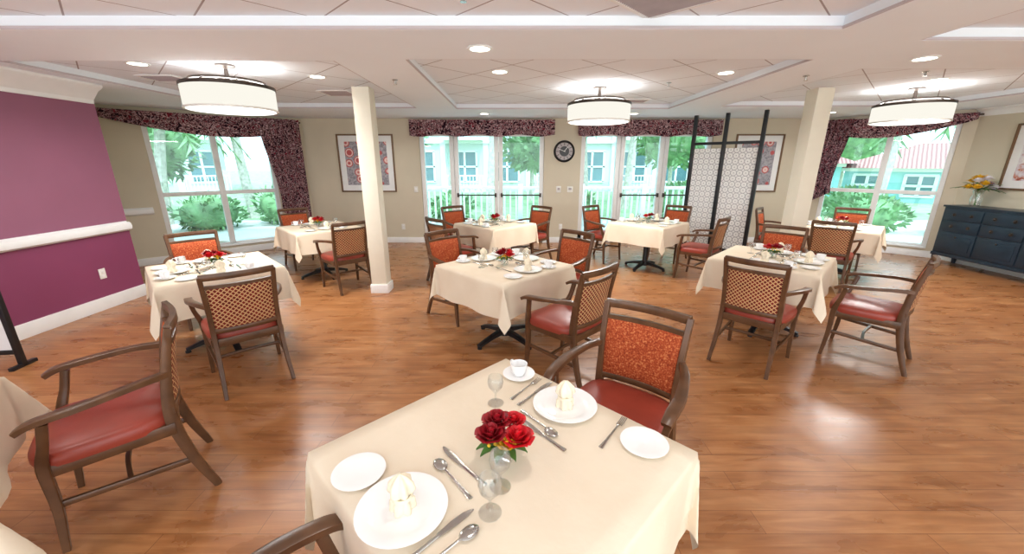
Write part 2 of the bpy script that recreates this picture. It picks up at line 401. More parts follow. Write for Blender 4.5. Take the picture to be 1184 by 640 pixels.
# clock
mb=MB(); X=Matrix.Rotation(math.pi/2,4,'X')
mb.lathe([(0.0001,0.0),(0.215,0.0),(0.215,0.03),(0.19,0.045),(0.175,0.03),(0.0001,0.03)],'black',40,Mx=X)
mb.lathe([(0.0001,0.032),(0.172,0.032),(0.172,0.0335),(0.0001,0.0335)],'grille',40,Mx=X)
mb.lathe([(0.0001,0.034),(0.1,0.034),(0.1,0.035),(0.0001,0.035)],'black',32,Mx=X)
for k in range(12):
    a=k*math.pi/6; mb.box((0.14*math.sin(a),-0.037,0.14*math.cos(a)),(0.012,0.003,0.05),'black',rot=(0,a,0))
mb.box((0.03,-0.04,0.04),(0.01,0.003,0.12),'white',rot=(0,0.7,0)); mb.box((-0.045,-0.04,0.02),(0.008,0.003,0.15),'white',rot=(0,-1.2,0))
put('wall_clock',mb.mesh('clock'),(1.07,YB-0.001,1.9))
for (x,z,w,h) in ((0.98,1.14,0.1,0.13),(1.22,1.14,0.12,0.12),(-2.02,1.14,0.08,0.12)):
    mb=MB(); mb.box((0,-0.012,0),(w,0.024,h),'plastic',0.006); mb.box((0,-0.026,0.01),(w*0.5,0.006,h*0.35),'grille' if w>.09 else 'white',0.002)
    put('thermostat' if w>.09 else 'light_switch',mb.mesh('sw'),(x,YB-0.001,z))
for (loc,rz) in (((-2.35,YB-0.001,0.35),0),((-4.849,4.45,0.42),math.pi/2),((1.05,YB-0.001,0.35),0)):
    mb=MB(); mb.box((0,-0.004,0),(0.075,0.008,0.12),'plastic',0.003)
    for s in(-1,1): mb.box((0,-0.009,s*0.025),(0.03,0.004,0.03),'white',0.002)
    put('wall_outlet',mb.mesh('ol'),loc,rz)

# ---------------------------------------------------------------- screen divider
def screen():
    a=math.atan2(7.92-7.05,3.45-4.3); L=math.hypot(0.85,0.87)
    mb=MB()
    for x in (0.03,L*0.52,L-0.03): mb.bb(x-0.03,x+0.03,-0.03,0.03,0,CEIL-0.002,'bframe',0.004)
    for z in (0.08,2.02,): mb.bb(0,L,-0.02,0.02,z-0.025,z+0.025,'bframe',0.003)
    mb.bb(0.07,L*0.52-0.04,-0.008,0.008,0.11,1.93,'screen'); mb.bb(L*0.52+0.04,L-0.07,-0.008,0.008,0.11,1.93,'screen')
    put('room_divider_screen',mb.mesh('screen'),(4.3,7.05,0),a)
screen()

# ---------------------------------------------------------------- ceiling fixtures
def drum(x,y,zc):
    mb=MB(); r=0.40
    mb.lathe([(0.0001,-0.435),(r*0.93,-0.43),(r*0.985,-0.42)],'lampd',56)
    mb.lathe([(r*0.985,-0.42),(r,-0.415),(r,-0.20),(0.0001,-0.195)],'lampside',56)
    mb.lathe([(r+.001,-0.225),(r+0.008,-0.225),(r+0.008,-0.195),(r-0.012,-0.192),(r-0.012,-0.2)],'bronze',56)
    mb.lathe([(r-0.02,-0.424),(r+0.006,-0.424),(r+0.006,-0.408),(r-0.02,-0.408)],'plastic',56)
    mb.lathe([(0.0001,-0.001),(0.09,-0.001),(0.09,-0.02),(0.03,-0.03),(0.02,-0.04),(0.02,-0.195)],'bronze',32)
    mb.lathe([(0.29,-0.15),(0.325,-0.15),(0.325,-0.168),(0.29,-0.168),(0.29,-0.15)],'bronze',48)
    for k in range(8):
        an=k*math.pi/4; c,s=math.cos(an),math.sin(an)
        mb.sweep([(0.015*c,0.015*s,-0.145),(0.2*c,0.2*s,-0.15),(0.33*c,0.33*s,-0.165),(0.398*c,0.398*s,-0.20)],(0.014,0.010),'bronze',sub=4)
    put('drum_ceiling_light',mb.mesh('drum'),(x,y,zc))
    for (nm,dz,e,sz,rx) in (('drum_bulb',-0.44,42,0.7,0),('drum_uplight',-0.185,14,0.7,math.pi)):
        l=bpy.data.lights.new(nm,'AREA'); l.shape='DISK'; l.size=sz; l.energy=e; l.color=(1,0.98,0.95)
        lo=bpy.data.objects.new(nm,l); lo.location=(x,y,zc+dz); lo.rotation_euler=(rx,0,0); bpy.context.scene.collection.objects.link(lo)
drum(-2.84,4.3,TRAY); drum(1.13,5.5,TRAY); drum(5.25,5.55,TRAY)
cans=[(-0.25,3.4,0),(-0.13,4.6,1),(-2.19,4.85,1),(3.5,3.7,0),(2.3,4.65,1),(-3.66,4.25,1),(4.95,5.0,1),(-0.5,7.6,0),(2.2,7.6,0),(-2.6,7.5,0),(5.6,7.4,0),
      (-2.2,1.2,1),(0.2,1.2,1),(4.3,1.6,1),(6.2,3.65,0),(-3.4,2.2,1)]
mb=MB()
mb.lathe([(0.075,0.0),(0.098,0.0),(0.098,-0.006),(0.078,-0.009),(0.075,0.0)],'white',28); mb.lathe([(0.0001,-0.003),(0.076,-0.003)],'can',28)
cm=mb.mesh('can')
for (x,y,k) in cans:
    z=(TRAY if k else CEIL)-0.0005
    put('recessed_downlight',cm,(x,y,z))
    l=bpy.data.lights.new('can_bulb','SPOT'); l.energy=24; l.spot_size=math.radians(150); l.spot_blend=0.9; l.shadow_soft_size=0.07; l.color=(1,0.97,0.93)
    lo=bpy.data.objects.new('can_bulb',l); lo.location=(x,y,z-0.02); bpy.context.scene.collection.objects.link(lo)
def vent(x,y,z,w,h,rz,mat='grille',n=14):
    mb=MB(); f=0.03
    mb.bb(-w/2,w/2,-h/2,h/2,-0.004,0,mat)
    for s in(-1,1):
        mb.bb(s*w/2-f/2,s*w/2+f/2,-h/2,h/2,-0.014,0,'white',0.003); mb.bb(-w/2,w/2,s*h/2-f/2,s*h/2+f/2,-0.014,0,'white',0.003)
    for k in range(n): 
        yy=-h/2+(k+0.5)*h/n; mb.box((0,yy,-0.009),(w-f,0.004,0.012),mat,rot=(0.6,0,0))
    put('ceiling_air_vent',mb.mesh('vent'),(x,y,z-0.001),rz)
vent(1.12,2.36,TRAY,1.18,0.58,-R45,n=26)
vent(-3.95,4.9,TRAY,0.4,0.3,0,n=8); vent(-2.4,5.9,TRAY,0.4,0.4,0,n=8); vent(1.9,6.6,TRAY,0.4,0.3,0,n=8)
mb=MB(); mb.lathe([(0.0001,0),(0.03,0),(0.03,-0.006),(0.012,-0.01),(0.01,-0.04),(0.0001,-0.04)],'steel',16); mb.lathe([(0.0001,-0.045),(0.02,-0.045),(0.02,-0.042),(0.0001,-0.042)],'steel',16); mb.lathe([(0.0001,-0.046),(0.004,-0.046),(0.004,-0.03)],'steel',8)
sm=mb.mesh('spr')
for (x,y,z) in ((-0.28,2.6,TRAY),(-1.25,4.6,CEIL),(3.0,4.4,CEIL),(1.9,5.2,TRAY),(4.4,4.6,TRAY)): put('fire_sprinkler',sm,(x,y,z-0.0005))

# ---------------------------------------------------------------- chair mesh (faces +Y)
def chair_mesh():
    mb=MB(); W='wood'
    for s in (-1,1):
        mb.sweep([(s*0.225,-0.335,0),(s*0.215,-0.265,0.22),(s*0.21,-0.225,0.45),(s*0.212,-0.24,0.66),(s*0.222,-0.295,0.93)],[(0.026,0.032),(0.032,0.045),(0.034,0.055),(0.032,0.045),(0.03,0.03)],W,up=(0,1,0),sub=6)
        mb.sweep([(s*0.245,0.225,0),(s*0.24,0.205,0.22),(s*0.245,0.2,0.44),(s*0.275,0.17,0.56),(s*0.29,0.15,0.655)],[(0.026,0.026),(0.034,0.034),(0.038,0.042),(0.03,0.034),(0.03,0.034)],W,up=(0,1,0),sub=6)
        mb.sweep([(s*0.215,-0.25,0.70),(s*0.262,-0.13,0.70),(s*0.292,0.04,0.685),(s*0.292,0.17,0.67),(s*0.288,0.225,0.645)],[(0.03,0.034),(0.042,0.028),(0.052,0.028),(0.052,0.028),(0.044,0.024)],W,sub=6)
        mb.sweep([(s*0.222,-0.23,0.41),(s*0.238,0.2,0.41)],(0.024,0.06),W,sub=1)
        mb.sweep([(s*0.216,-0.275,0.2),(s*0.236,0.205,0.235)],(0.018,0.028),W,sub=1)
    mb.sweep([(-0.24,0.205,0.41),(0.24,0.205,0.41)],(0.024,0.06),W,sub=1)
    mb.sweep([(-0.21,-0.235,0.41),(0.21,-0.235,0.41)],(0.024,0.06),W,sub=1)
    mb.sweep([(-0.225,-0.03,0.217),(0,-0.01,0.217),(0.225,-0.03,0.217)],(0.02,0.024),W,sub=4)
    def seat(u,v):
        a=u*2*math.pi; n=4.5
        ca,sa=math.cos(a),math.sin(a)
        rr=(abs(ca)**n+abs(sa)**n)**(-1/n)
        hx=0.262; hy=0.245
        prof=[(1.0,0.0),(1.015,0.02),(1.01,0.045),(0.97,0.062),(0.85,0.072),(0.55,0.082),(0.25,0.086),(0.0001,0.087)]
        k=min(int(round(v*7)),7); f,z=prof[k]
        tap=1-0.10*(0.5-0.5*(sa*rr*1.0)) 
        return (ca*rr*f*hx*tap,sa*rr*f*hy+0.008,0.425+z)
    mb.grid(seat,40,7,'vinyl')
    mb.box((0,0.005,0.42),(0.46,0.44,0.02),'black')
    def bk(z):
        pts=[(0.45,-0.225),(0.66,-0.24),(0.79,-0.262),(0.93,-0.295)]
        for (a,b),(c,d) in zip(pts,pts[1:]):
            if z<=c: return b+(d-b)*(z-a)/(c-a)
        return pts[-1][1]
    for z,hh in ((0.922,0.045),(0.848,0.024),(0.505,0.035)):
        y=bk(z); mb.sweep([(-0.225,y,z),(-0.11,y-0.022,z),(0,y-0.03,z),(0.11,y-0.022,z),(0.225,y,z)],(0.028,hh),W,sub=4)
    def pan(off,bul):
        def fn(u,v):
            x=-0.2+0.4*u; z=0.515+0.325*v
            y=bk(z)-0.03*(1-(2*u-1)**2)
            e=(1-(2*u-1)**8)*(1-(2*v-1)**8)
            return (x,y+off*(0.35+0.65*e)+bul*e,z)
        return fn
    mb.grid(pan(0.018,0.008),16,12,'orange'); 
    mb.grid(pan(-0.015,0.0),16,12,'lattice')
    return mb.mesh('dining_chair',ang=42)
CH=chair_mesh()
def chair_at(cx,cy,dx,dy):
    put('dining_chair',CH,(cx,cy,0),math.atan2(dx,-dy))   # (dx,dy)= outward dir from table
# ---------------------------------------------------------------- table + cloth
A=0.458
def table_mesh():
    mb=MB(); mb.box((0,0,0.735),(0.91,0.91,0.03),'wood',0.004)
    mb.lathe([(0.0001,0.72),(0.09,0.72),(0.09,0.70),(0.045,0.68),(0.038,0.62),(0.038,0.14),(0.06,0.08),(0.06,0.05),(0.0001,0.05)],'black',20)
    for k in range(4):
        a=k*math.pi/2; c,s=math.cos(a),math.sin(a)
        mb.sweep([(0.03*c,0.03*s,0.09),(0.2*c,0.2*s,0.065),(0.34*c,0.34*s,0.03)],[(0.055,0.06),(0.05,0.04),(0.05,0.025)],'black',sub=4)
        mb.lathe([(0.0001,0.0),(0.022,0.0),(0.022,0.02),(0.0001,0.02)],'black',12,c=(0.33*c,0.33*s,0))
        mb.box((0.2*c,0.2*s,0.705),(0.34 if abs(c)>.5 else 0.04,0.04 if abs(c)>.5 else 0.34,0.025),'black',0.003)
    return mb.mesh('dining_table')
def cloth_mesh(seed,o=0.30,fcr=(0.06,0.2)):
    rnd=random.Random(seed); ph=[rnd.uniform(0,6.28) for _ in range(8)]
    fr=[rnd.uniform(11,17) for _ in range(4)]; fc=[rnd.uniform(*fcr) for _ in range(4)]
    n_top=14;n_h=12
    cs=[-A-o*(1-i/n_h) for i in range(n_h)]+[-A+2*A*i/n_top for i in range(n_top)]+[A+o*i/n_h for i in range(n_h+1)]
    N=len(cs)-1; z0=0.756
    FLR=0.035
    def fn(u,v):
        p=cs[round(u*N)]; q=cs[round(v*N)]; dp=max(0,abs(p)-A); dq=max(0,abs(q)-A); sp=1 if p>0 else -1; sq=1 if q>0 else -1
        if dp==0 and dq==0: return (p,q,z0)
        if dq==0:
            k=0 if sp>0 else 1; w=0.011*math.sin(q*fr[k]+ph[k])*dp/o
            fl=0.006*min(1,dp/0.02)+FLR*dp+w*1.4; return (sp*(A+fl),q,z0-dp*0.99)
        if dp==0:
            k=2 if sq>0 else 3; w=0.011*math.sin(p*fr[k]+ph[k])*dq/o
            fl=0.006*min(1,dq/0.02)+FLR*dq+w*1.4; return (p,sq*(A+fl),z0-dq*0.99)
        r=math.hypot(dp,dq); th=math.atan2(dq,dp); k=(0 if sp>0 else 1)+(0 if sq>0 else 2)
        s2=math.sin(2*th); fo=fc[k]*s2*r*0.75
        wv=0.10*math.sin(4*th)*r
        kx=0 if sp>0 else 1; ky=2 if sq>0 else 3
        wx=0.0154*math.sin(sq*A*fr[kx]+ph[kx])*min(1,r/o)*math.cos(th)**2; wy=0.0154*math.sin(sp*A*fr[ky]+ph[ky])*min(1,r/o)*math.sin(th)**2
        fx=0.006*min(1,dp/0.02)+FLR*r*math.cos(th)**2+fo+wv+wx; fy=0.006*min(1,dq/0.02)+FLR*r*math.sin(th)**2+fo-wv+wy
        zz=r*(0.99-0.06*s2)
        return (sp*(A+fx),sq*(A+fy),z0-zz)
    mb=MB(); mb.grid(fn,N,N,'cloth'); return mb.mesh('tablecloth',ang=100)
TM=table_mesh(); CL=[cloth_mesh(i) for i in range(4)]; CLN=cloth_mesh(9,0.33,(0.02,0.06)); CLF=cloth_mesh(11,0.31,(0.34,0.42))
# ---------------------------------------------------------------- tableware
ZT=0.757
mb=MB(); mb.lathe([(0.0001,0.0),(0.07,0.0),(0.085,0.006),(0.122,0.015),(0.125,0.018),(0.12,0.019),(0.085,0.010),(0.075,0.006),(0.0001,0.006)],'china',40); PL=mb.mesh('plate')
mb=MB(); mb.lathe([(0.0001,0.0),(0.045,0.0),(0.055,0.005),(0.078,0.011),(0.08,0.013),(0.076,0.014),(0.052,0.008),(0.0001,0.005)],'china',32); BP=mb.mesh('bplate')
mb=MB(); mb.lathe([(0.0001,0.0),(0.04,0.0),(0.07,0.012),(0.072,0.015),(0.066,0.015),(0.03,0.006),(0.0001,0.006)],'china',32)
mb.lathe([(0.0001,0.007),(0.022,0.007),(0.024,0.012),(0.034,0.03),(0.038,0.052),(0.038,0.062),(0.035,0.062),(0.034,0.05),(0.03,0.03),(0.0001,0.014)],'china',28)
mb.sweep([(0.035,0,0.055),(0.055,0,0.056),(0.06,0,0.04),(0.05,0,0.026),(0.03,0,0.025)],(0.006,0.01),'china',up=(0,1,0),sub=5,rnd=True); CUP=mb.mesh('cup')
mb=MB(); 
mb.lathe([(0.032,0.0),(0.03,0.03),(0.02,0.042),(0.034,0.062),(0.03,0.085),(0.014,0.105),(0.0001,0.112)],'napkin',50,mod=lambda a,z:1+0.16*math.sin(a*6+z*20))
mb.lathe([(0.026,0.036),(0.029,0.036),(0.029,0.048),(0.026,0.048),(0.026,0.036)],'napkin',24); NP=mb.mesh('napkin',ang=60)
mb=MB(); mb.lathe([(0.0001,0.0),(0.032,0.0),(0.032,0.002),(0.006,0.006),(0.004,0.012),(0.004,0.045),(0.012,0.055),(0.028,0.076),(0.032,0.096),(0.028,0.12),(0.027,0.12),(0.030,0.096),(0.026,0.078),(0.008,0.058),(0.0001,0.056)],'stem',28); GL=mb.mesh('glass')
mb=MB(); mb.sweep([(0,-0.11,0.004),(0,-0.06,0.004),(0,0.0,0.004)],[(0.015,0.006),(0.011,0.006),(0.009,0.005)],'steel',sub=3,rnd=True)
mb.sweep([(0,0,0.004),(0.001,0.05,0.004),(0.003,0.09,0.004),(0.006,0.115,0.004)],[(0.012,0.003),(0.02,0.003),(0.018,0.003),(0.004,0.002)],'steel',sub=3); KN=mb.mesh('knife')
mb=MB(); mb.sweep([(0,-0.1,0.003),(0,-0.05,0.005),(0,0.03,0.009),(0,0.045,0.008)],[(0.016,0.004),(0.009,0.004),(0.006,0.004),(0.012,0.004)],'steel',sub=3,rnd=True)
mb.ball((0,0.068,0.008),0.03,'steel',sq=(0.66,1,0.17)); SP=mb.mesh('spoon')
mb=MB(); mb.sweep([(0,-0.1,0.003),(0,-0.05,0.005),(0,0.03,0.009),(0,0.05,0.006)],[(0.016,0.004),(0.009,0.004),(0.006,0.004),(0.022,0.003)],'steel',sub=3,rnd=True)
for k in range(4): x=-0.009+0.006*k; mb.sweep([(x,0.048,0.006),(x,0.07,0.005),(x,0.098,0.009)],(0.003,0.0025),'steel',sub=2)
FK=mb.mesh('fork')
def rose(mb,c,R,mat,rnd):
    mb.ball((c[0],c[1],c[2]+R*0.2),R*0.32,mat,8,(1,1,1.3))
    for k in range(4):
        n=3+k; rk=R*(0.28+0.24*k); th0=rnd.uniform(0,6)
        for i in range(n):
            t0=th0+i*2*math.pi/n; hh=R*(1.05-0.13*k); w=math.pi/n*1.25
            def fn(u,v,t0=t0,rk=rk,hh=hh,w=w,k=k):
                a=(u*2-1); th=t0+a*w*(0.4+0.6*math.sin(math.pi*min(1,v*0.75+0.1)))
                rr=rk*(0.25+0.75*math.sqrt(v))+ (0.12+0.08*k)*R*v**3
                z=-R*0.45+hh*(v*1.25)-a*a*0.25*hh*v-0.07*k*R*v**3
                return (c[0]+rr*math.cos(th),c[1]+rr*math.sin(th),c[2]+z)
            mb.grid(fn,5,5,mat)
def leaf(mb,p,d,L,w,mat,droop=0.3):
    d=Vector(d).normalized(); p=Vector(p); s=d.cross(Vector((0,0,1)))
    if s.length<.01: s=Vector((1,0,0))
    s.normalize()
    def fn(u,v):
        q=p+d*L*u+Vector((0,0,-droop*L*u*u)); ww=w*math.sin(math.pi*min(1,u*0.9+0.08))
        return q+s*ww*(v-0.5)+Vector((0,0,abs(v-0.5)*w*0.3))
    mb.grid(fn,6,2,mat)
def centerpiece(seed,cols):
    rnd=random.Random(seed); mb=MB()
    mb.lathe([(0.0001,0.0),(0.03,0.0),(0.036,0.01),(0.038,0.03),(0.03,0.055),(0.028,0.06),(0.026,0.06),(0.028,0.053),(0.034,0.03),(0.03,0.008),(0.0001,0.006)],'stem',24)
    pos=[(0.042,-0.032,0.105,0.040),(-0.040,-0.012,0.115,0.037),(-0.012,0.038,0.125,0.037),(0.004,-0.045,0.095,0.022),(0.043,0.034,0.12,0.030)]
    for (x,y,z,r),c in zip(pos,cols):
        rose(mb,(x,y,z),r,c,rnd); mb.sweep([(x,y,z-0.01),(x*0.4,y*0.4,0.05),(0.0,0,0.012)],(0.004,0.004),'leaf',sub=3,rnd=True)
    for k in range(11):
        a=k*0.6+rnd.random()*.5; leaf(mb,(0.01*math.cos(a),0.01*math.sin(a),0.06),(math.cos(a),math.sin(a),0.5),0.085,0.034,'leaf',0.5)
    for k in range(10):
        a=rnd.random()*6.28; r=rnd.uniform(0.03,0.06); mb.ball((r*math.cos(a),r*math.sin(a),rnd.uniform(0.07,0.10)),0.006,'rose_y',6)
    return mb.mesh('fl',ang=60)
FL=[centerpiece(1,['rose_r','rose_d','rose_d','rose_y','rose_r']),centerpiece(2,['rose_r','rose_r','rose_d','rose_y','rose_d'])]
def setting(cx,cy,dx,dy):
    lx,ly=-dy,dx; rz=math.atan2(dx,-dy)
    def P(d,l): return (cx+dx*d+lx*l,cy+dy*d+ly*l)
    def q(nm,me,d,l,z=ZT,r=0): x,y=P(d,l); put(nm,me,(x,y,z),rz+r)
    q('dinner_plate',PL,0.30,0); q('folded_napkin',NP,0.30,0,ZT+0.0062); q('bread_plate',BP,0.35,-0.24); q('coffee_cup_and_saucer',CUP,0.365,0.205)
    q('wine_glass',GL,0.08,0.215); q('table_knife',KN,0.17,0.155); q('spoon',SP,0.13,0.115); q('dinner_fork',FK,0.13,-0.14)
def table(cx,cy,dirs,k,rot=R45,sets=None,cr=0.83,adj={}):
    put('dining_table',TM,(cx,cy,0),rot); put('tablecloth',CL[k%4],(cx,cy,0),rot+(k//4)*math.pi/2)
    put('rose_centerpiece',FL[k%2],(cx,cy,ZT),k*1.3)
    D={'NE':(1,1),'NW':(-1,1),'SE':(1,-1),'SW':(-1,-1)}
    for d in dirs:
        x,y=D[d]; x*=.7071;y*=.7071; ax,ay=adj.get(d,(0,0))
        chair_at(cx+x*cr+ax,cy+y*cr+ay,x+random.uniform(-.06,.06),y+random.uniform(-.06,.06))
    for d in (sets if sets is not None else dirs):
        x,y=D[d]; setting(cx,cy,x*.7071,y*.7071)
table(-0.07,3.57,['NW','NE','SE'],0,adj={'SE':(-.07,.0),'NW':(.08,.03)})
table(-2.75,3.5,['NW','SE'],1,sets=['NW','SE','SW'])
table(2.63,3.85,['NE','SW','SE'],2,adj={'SW':(.10,-.07),'SE':(-.06,-.02),'NE':(-.10,.08)})
table(2.2,6.3,['NW','NE','SE'],3)
table(-0.27,6.2,['NW','NE','SW'],4)
table(-2.9,5.85,['NW','SE'],5)
table(5.0,5.9,['NW','NE','SW'],6)
# near-left table and chair
put('dining_table',TM,(-2.37,0.95,0),R45); put('tablecloth',CLF,(-2.37,0.95,0),R45); setting(-2.37,0.95,.7071,.7071); put('rose_centerpiece',FL[0],(-2.37,0.95,ZT))
chair_at(-2.0,1.68,0.75,0.66)
# near table
cx,cy=-0.03,1.085
put('dining_table',TM,(cx,cy,0),R45); put('tablecloth',CLN,(cx,cy,0),R45)
chair_at(0.54,1.72,0.60,0.78); chair_at(-0.46,0.56,-0.72,-0.69)
put('rose_centerpiece',FL[0],(-0.03,1.05,ZT),0.2)
for (nm,me,x,y,z,r) in [('dinner_plate',PL,-.302,.854,ZT,0),('folded_napkin',NP,-.302,.862,ZT+.0062,0),('bread_plate',BP,-.472,.989,ZT,0),
    ('dinner_plate',PL,.2075,1.334,ZT,0),('folded_napkin',NP,.2075,1.334,ZT+.0062,1),('bread_plate',BP,.45,1.12,ZT,0),('coffee_cup_and_saucer',CUP,.031,1.57,ZT,2.2),
    ('wine_glass',GL,-.065,1.36,ZT,0),('wine_glass',GL,-.035,.94,ZT,0),('wine_glass',GL,-.06,.85,ZT,0)]:
    put(nm,me,(x,y,z),r)
def along(nm,me,p,q,flip=False):
    d=(q[0]-p[0],q[1]-p[1]); 
    if flip: d=(-d[0],-d[1])
    put(nm,me,((p[0]+q[0])/2,(p[1]+q[1])/2,ZT),math.atan2(-d[0],d[1]))
along('spoon',SP,(-.14,.92),(-.225,1.02)); along('table_knife',KN,(-.11,.975),(-.20,1.065))
along('table_knife',KN,(-.24,.725),(-.14,.83)); along('spoon',SP,(-.2,.70),(-.12,.775))
along('table_knife',KN,(.149,1.12),(.06,1.22)); along('spoon',SP,(.06,1.28),(.135,1.18))
along('dinner_fork',FK,(.40,1.23),(.32,1.13),True); along('table_knife',KN,(.04,1.36),(.15,1.49)); along('dinner_fork',FK,(.01,1.40),(.11,1.52))

# ---------------------------------------------------------------- console, flowers
def console():
    mb=MB(); L=1.75; D=0.42; z0=0.16; z1=1.0
    mb.bb(0,D,0,L,z0,z1-0.03,'navy',0.006); mb.bb(-0.02,D,-0.02,L+0.02,z1-0.03,z1,'navy',0.006)
    mb.bb(-0.012,D,-0.01,L+0.01,z0,z0+0.05,'navy',0.004)
    for y in (0.0,L-0.07):
        for x in (0.0,D-0.06):
            mb.sweep([(x+0.03,y+0.035,z0+0.02),(x+0.03,y+0.035,0.0)],[(0.07,0.07),(0.04,0.04)],'navy',sub=1)
    n=3; w=(L-0.06)/n
    for k in range(n):
        y=0.03+k*w
        for (a,b) in ((0.77,0.94),(0.58,0.755)):
            mb.bb(-0.014,0.0,y+0.012,y+w-0.012,a,b,'navy',0.005)
            for yy in (y+w*.28,y+w*.72):
                zz=(a+b)/2
                mb.ball((-0.03,yy,zz),0.016,'bronze',10); mb.lathe([(0.0001,0),(0.03,0)],'bronze',16,Mx=Matrix.Translation((-0.0155,yy,zz))@Matrix.Rotation(math.pi/2,4,'Y'))
        mb.bb(-0.014,0.0,y+0.012,y+w-0.012,0.23,0.565,'navy',0.005); mb.bb(-0.02,-0.008,y+0.06,y+w-0.06,0.28,0.52,'navy',0.005)
        mb.ball((-0.03,y+w/2,0.5),0.014,'bronze',10)
    put('sideboard_cabinet',mb.mesh('side'),(7.3,4.9,0))
console()
mb=MB(); rnd=random.Random(5)
mb.lathe([(0.0001,0.0),(0.05,0.0),(0.06,0.02),(0.075,0.12),(0.055,0.2),(0.07,0.25),(0.066,0.25),(0.05,0.2),(0.07,0.12),(0.055,0.02),(0.0001,0.012)],'stem',28)
for k,c in enumerate(['rose_y','rose_y','rose_w','rose_y','rose_w','rose_p','rose_y','rose_y','rose_p','rose_y','rose_w','rose_o','rose_y','rose_p']):
    a=k*2.4; r=0.04+0.011*k; z=0.44-0.012*k+rnd.uniform(-.03,.03)
    rose(mb,(r*math.cos(a),r*math.sin(a),z),0.055 if c!='rose_p' else 0.04,c,rnd)
    mb.sweep([(r*math.cos(a),r*math.sin(a),z-0.02),(r*.3*math.cos(a),r*.3*math.sin(a),0.24),(0.01*math.cos(a+2),0.01*math.sin(a+2),0.02)],(0.006,0.006),'leaf',sub=3,rnd=True)
for k in range(22):
    a=k*0.95; e=rnd.uniform(0.1,0.9); leaf(mb,(0.03*math.cos(a),0.03*math.sin(a),0.27),(math.cos(a),math.sin(a),e),rnd.uniform(0.16,0.20)*(1.6 if abs(math.sin(a))>.75 else 1),0.045,'leaf',0.35)
put('flower_vase',mb.mesh('fv',ang=60),(7.46,6.38,1.001))
# sign board left
mb=MB()
mb.bb(-0.3,0.3,-0.012,0.012,0.14,0.98,'white'); 
for s in(-1,1): mb.bb(s*0.3-0.02,s*0.3+0.02,-0.02,0.02,0.0,1.02,'black',0.004); mb.bb(s*0.3-0.02,s*0.3+0.02,-0.10,0.10,0.0,0.03,'black',0.004)
for z in (0.14,1.0): mb.bb(-0.3,0.3,-0.02,0.02,z-0.02,z+0.02,'black',0.004)
put('floor_sign_board',mb.mesh('sign'),(-4.5,2.98,0),0.12)

# ---------------------------------------------------------------- exterior
mb=MB(); mb.bb(-60,60,8.6,12.0,-0.2,-0.02,'pave'); mb.bb(-60,60,12.0,90,-0.25,-0.05,'grass'); put('terrace_ground',mb.mesh('g',False))
mb=MB(); mb.bb(-60,-8.3,-20,8.6,-0.2,-0.05,'grass'); mb.bb(8.0,60,-20,8.6,-0.2,-0.05,'grass'); put('lawn_ground',mb.mesh('g2',False))
mb=MB()
for z in (0.12,1.06): mb.bb(-4.5,6.5,-0.04,0.04,z-0.04,z+0.04,'white',0.004)
for k in range(75): x=-4.5+k*0.1486; mb.bb(x-0.02,x+0.02,-0.02,0.02,0.12,1.04,'white')
for k in range(8): x=-4.5+k*11/7; mb.bb(x-0.06,x+0.06,-0.06,0.06,-0.02,1.16,'white',0.006)
put('terrace_railing',mb.mesh('rail'),(0,10.2,0))
def building(name,x,y,w,h,d,rz,cols,rows,mat,roof=None,balc=False):
    mb=MB(); mb.bb(-w/2,w/2,0,d,0,h,mat)
    cw=w/cols; rh=h/rows
    for i in range(cols):
        for j in range(rows):
            cx=-w/2+(i+.5)*cw; cz=(j+.5)*rh
            mb.bb(cx-cw*.28,cx+cw*.28,-0.03,0.02,cz-rh*.3,cz+rh*.3,'wglass')
            for s in(-1,0,1): mb.bb(cx+s*cw*.28-.06,cx+s*cw*.28+.06,-0.08,0,cz-rh*.3,cz+rh*.3,'white')
            for s in(-1,0,1): mb.bb(cx-cw*.3,cx+cw*.3,-0.08,0,cz+s*rh*.3-.05,cz+s*rh*.3+.05,'white')
            if balc and i%2==1:
                zb=j*rh; mb.bb(cx-cw*.45,cx+cw*.45,-1.0,0,zb,zb+.12,'white'); mb.bb(cx-cw*.45,cx+cw*.45,-1.0,-.94,zb+.95,zb+1.03,'white')
                for q in range(13): xx=cx-cw*.45+q*cw*.9/12; mb.bb(xx-.02,xx+.02,-.99,-.95,zb,zb+1,'white')
        if balc: mb.bb(-w/2+i*cw-.15,-w/2+i*cw+.15,-0.15,0,0,h,'white')
    for j in range(1,rows+1): mb.bb(-w/2-.1,w/2+.1,-0.25,0,j*rh-.15,j*rh,'white')
    if roof:
        e=0.6; vs=[(-w/2-e,-e,h),(w/2+e,-e,h),(w/2+e,d+e,h),(-w/2-e,d+e,h),(-w*.15,d/2,h+roof),(w*.15,d/2,h+roof)]
        mb.add(vs,[(0,1,5,4),(1,2,5),(2,3,4,5),(3,0,4),(3,2,1,0)],'roof')
    put(name,mb.mesh(name,False),(x,y,-0.06),rz)
building('apartment_building',1,25,26,12,6,0,10,4,'facade',None,True)
building('apartment_building',-22.5,20.0,14,9,4,math.radians(46),6,3,'facade',None,True)
building('poolside_pavilion',18.5,17.0,7,1.5,3.5,math.radians(-42),4,1,'facade2',1.1)
building('poolside_pavilion',13.4,20.0,4.5,1.7,3,math.radians(-30),3,1,'facade2',0.9)
